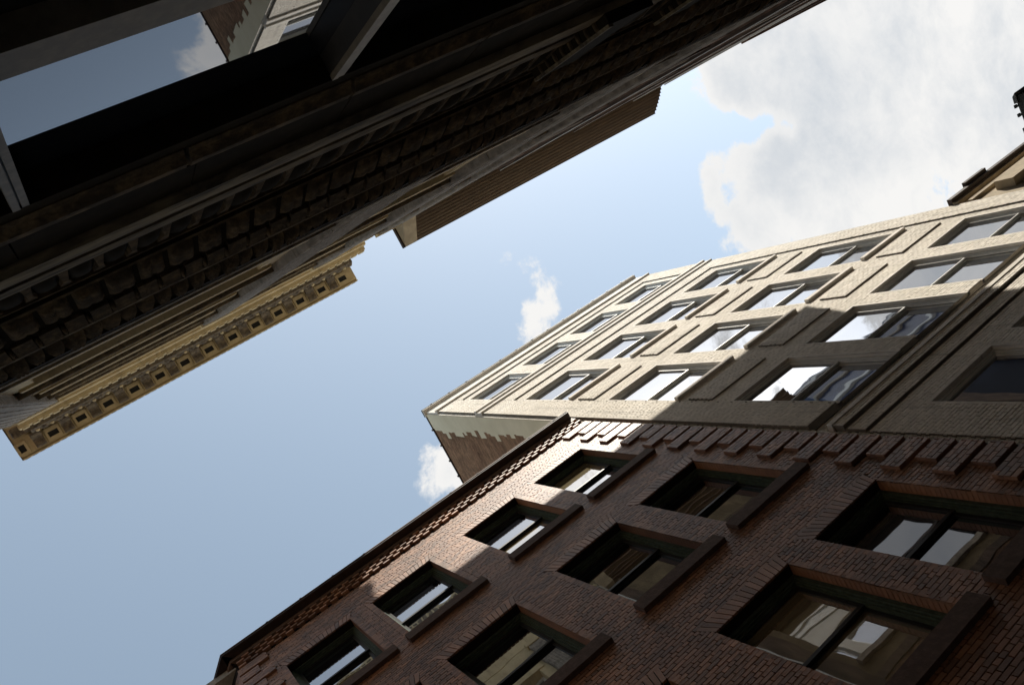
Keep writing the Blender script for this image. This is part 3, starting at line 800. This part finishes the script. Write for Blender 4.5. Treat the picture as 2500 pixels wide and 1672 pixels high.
while x < AX1 - 0.2:
    inst('dentil', me_dent, 'limestone', ob, (x, -0.275, 25.13), tilt(0.04, 0.35)); x += 0.2677
x = CA0 + 0.1; i = 0
while x < CA1 - 0.05:
    inst('rim_shell', me_shell, 'limestone' if i % 2 else 'limestone_dirty', ob, (x, 0.468, ZS + 0.05), tilt(0.03, 0.14)); x += 0.2; i += 1
MB().box(AX0, 8.9, -3.0, -0.36, ZS + 0.2, ZS + 0.7).build('parapet', 'limestone', ob)
# ------------------------------------------------------------------ building with the ribbed brown cornice
rb = thing('ribbed_cornice_building', (14.4, -4.0, 0), 'tan building with brown ribbed overhanging cornice beside the ornate building', 'building')
BX0, BX1 = 8.78, 19.3
ZB = 22.8
bh = []
BAYB = [(9.6, 11.9), (12.5, 14.8), (15.4, 17.3), (17.95, 18.75)]
for a, b in BAYB:
    for z0, z1 in ((4.6, 7.2), (8.6, 11.2), (12.6, 15.2), (16.6, 19.2)): bh.append((a, b, z0, z1))
wm = MB()
for c in cells((BX0, BX1, 3.4, 21.36), bh): wm.box(c[0], c[1], -0.95, -0.62, c[2], c[3])
wm.box(BX0, BX1, -0.95, -0.55, FLOOR, 3.4)
wm.build('wall', 'tan_wall', rb)
for a, b, z0, z1 in bh:
    f = MB(); ring(f, a, b, z0, z1, -0.85, -0.78, 0.08); f.box(a + 0.08, b - 0.08, -0.84, -0.79, (z0 + z1) / 2 - 0.04, (z0 + z1) / 2 + 0.04)
    w = f.build('window', 'trim_dark', rb)
    m = MB(); slab(m, a + 0.06, b - 0.06, z0 + 0.06, z1 - 0.06, -0.82); m.f = [tuple(reversed(q)) for q in m.f]
    m.build('pane', 'glass_old', w)
    MB().box(a - 0.1, b + 0.1, -0.7, -0.50, z0 - 0.16, z0 - 0.001).build('sill', 'stone_grey', rb)
    MB().box(a - 0.15, b + 0.15, -0.7, -0.53, z1 + 0.002, z1 + 0.3).build('lintel', 'rust_stone', rb)
for i, x in enumerate((8.85, 12.0, 14.9, 17.45, 18.88)):
    p = MB().box(x, x + 0.42, -0.63, -0.44 - 0.015 * i, 3.4, 21.1).build('pier', 'umber_stone', rb)
    MB().box(x - 0.05, x, -0.63, -0.52, 3.4, 21.0).build('pier_moulding', 'rust_stone', p)
    MB().box(x - 0.012, x + 0.03, -0.46, -0.432 - 0.015 * i, 3.4, 21.05).build('arris', 'paint_white', p)  # white strip paints a highlight along the pier edge
for z in (7.8, 11.8, 15.8, 19.8):
    MB().box(BX0, BX1 + 0.05, -0.65, -0.505, z, z + 0.22).build('string_course', 'umber_stone', rb)
    MB().box(BX0, BX1 + 0.05, -0.65, -0.54, z - 0.16, z - 0.002).build('string_course', 'rust_stone', rb)
# cornice of many small steps
prof = [(-0.95, 21.360)]
ns = 9
for i in range(ns):
    y0 = -0.58 + (0.78) * i / ns; y1 = -0.58 + 0.78 * (i + 1) / ns
    z0 = 21.360 + 0.90 * (i / ns) ** 1.3; z1 = 21.360 + 0.90 * ((i + 1) / ns) ** 1.3
    prof += [(y0, z0), (y0, z0 + 0.35 * (z1 - z0)), (y1, z1 - 0.02)]
prof += [(0.21, 22.260), (0.21, 22.30), (-0.4, 22.32), (-0.95, 22.32)]
MB().prism(prof, 9.16, 19.05).build('cornice', 'brown_metal', rb, label='brown ribbed sheet metal cornice soffit')
for i in range(ns):
    y1 = -0.58 + 0.78 * (i + 1) / ns; z1 = 21.360 + 0.90 * ((i + 1) / ns) ** 1.3
    MB().box(9.16, 19.055, y1 - 0.006, y1 + 0.012, z1 - 0.035, z1 - 0.012).build('cornice_rib', 'trim_brown', rb)
MB().prism([(-0.95, 21.340), (-0.50, 21.340), (0.19, 22.180), (0.215, 22.210), (0.215, 22.30), (-0.95, 22.32)], 8.735, 9.159).build('cornice_end', 'tan_stone', rb)
MB().box(8.69, 8.734, -0.95, 0.22, 22.160, 22.31).build('cornice_cap', 'trim_dark', rb)
MB().box(BX0, BX1, -6, -0.951, FLOOR, 22.060).build('core', 'roof_tar', rb)
# ------------------------------------------------------------------ lower building beyond, and the glass tower seen mirrored in the windows
lb = thing('low_stone_building', (26, -4.0, 0), 'lower grey stone building past the ribbed cornice', 'building')
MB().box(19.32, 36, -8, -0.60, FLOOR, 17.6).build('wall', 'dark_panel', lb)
for k, (y, z0, z1) in enumerate(((-0.52, 16.9, 17.2), (-0.47, 17.22, 17.5), (-0.42, 17.62, 17.9), (-0.50, 14.0, 14.3), (-0.50, 10.0, 10.3), (-0.50, 6.0, 6.3))):
    MB().box(19.32, 36, -0.8, y, z0, z1).build('string_course', 'umber_stone' if k % 2 else 'rust_stone', lb)
for i in range(6):
    MB().box(19.4 + i * 2.7, 19.9 + i * 2.7, -0.7, -0.48, FLOOR, 16.88).build('pier', 'umber_stone', lb)
for nm, bx, mt, lab in (('brown_screen_block', (-45, -13.5, -22, -1.0, 24), 'common_brick', 'added unseen brown brick block across the side street, cuts low sky light'),
                        ('grey_screen_block', (-45, -13.5, 5.6, 24, 27), 'stone_grey', 'added unseen grey stone block facing the chamfered brick corner, cuts low sky light'),
                        ('end_screen_block', (95, 110, -18, 34, 30), 'rust_stone', 'added unseen rust coloured block at the far street end, cuts low sky light')):
    t_ = thing(nm, ((bx[0] + bx[1]) / 2, (bx[2] + bx[3]) / 2, 0), lab, 'building')  # unseen blocks added so ambient light falls off low in the street
    MB().box(bx[0], bx[1], bx[2], bx[3], FLOOR, bx[4]).build('wall', mt, t_)
    MB().box(bx[0] - 0.3, bx[1] + 0.3, bx[2] - 0.3, bx[3] + 0.3, bx[4], bx[4] + 0.5).build('cornice', 'trim_dark', t_)
    fx = bx[1] if bx[0] < 0 else bx[0]
    for i in range(5):
        for j in range(5):
            yy = bx[2] + (bx[3] - bx[2]) * (i + 0.5) / 5; zz = 2 + j * (bx[4] - 4) / 5
            MB().box(fx - 0.02, fx + 0.02, yy - 0.7, yy + 0.7, zz, zz + 2.2).build('window', 'glass_old', t_)
tw = thing('glass_tower', (104, -60, 0), 'distant blue glass office tower mirrored in the cream building windows', 'building')
MB().box(86, 124, -80, -40, FLOOR, 100).build('curtain_wall', 'tower_glass', tw)
for i in range(24):
    ext = 3.2 if i % 3 == 0 else 0.0
    MB().box(85.7 - ext, 124.3, -80, -39.6, 4 + i * 4.1, 4.55 + i * 4.1).build('floor_band', 'paint_white' if i % 2 else 'stone_grey', tw)
# ------------------------------------------------------------------ street lamp at the right edge
lp = thing('street_lamp', (7.35, 1.32, 0), 'dark green street lamp head with pale cap at the right edge', 'lamp')
LZ = 4.12
body = MB().prism([(1.30, LZ - 0.16), (1.34, LZ - 0.20), (1.95, LZ - 0.20), (1.99, LZ - 0.16), (1.99, LZ - 0.015), (1.30, LZ - 0.015)], 7.05, 7.48)
bo = body.build('lamp_head', 'lamp_metal', lp)
MB().prism([(1.27, LZ - 0.014), (1.36, LZ - 0.014), (1.36, LZ + 0.02), (1.30, LZ + 0.015)], 7.03, 7.50).build('cap', 'lamp_cap', bo)
MB().box(7.05, 7.48, 1.362, 2.0, LZ - 0.014, LZ + 0.006).build('lid', 'lamp_metal', bo)
for y in (1.39, 1.47, 1.60, 1.63):
    k = MB().box(7.06, 7.08, y - 0.008, y + 0.008, LZ + 0.006, LZ + 0.03); k.box(7.055, 7.085, y - 0.014, y + 0.014, LZ + 0.03, LZ + 0.045); k.build('bolt', 'lamp_metal', bo)
MB().box(7.22, 7.32, 1.60, 1.70, FLOOR, LZ - 0.2).build('post', 'lamp_metal', lp)
for o in bpy.data.objects:
    if '_w' in o: del o['_w']
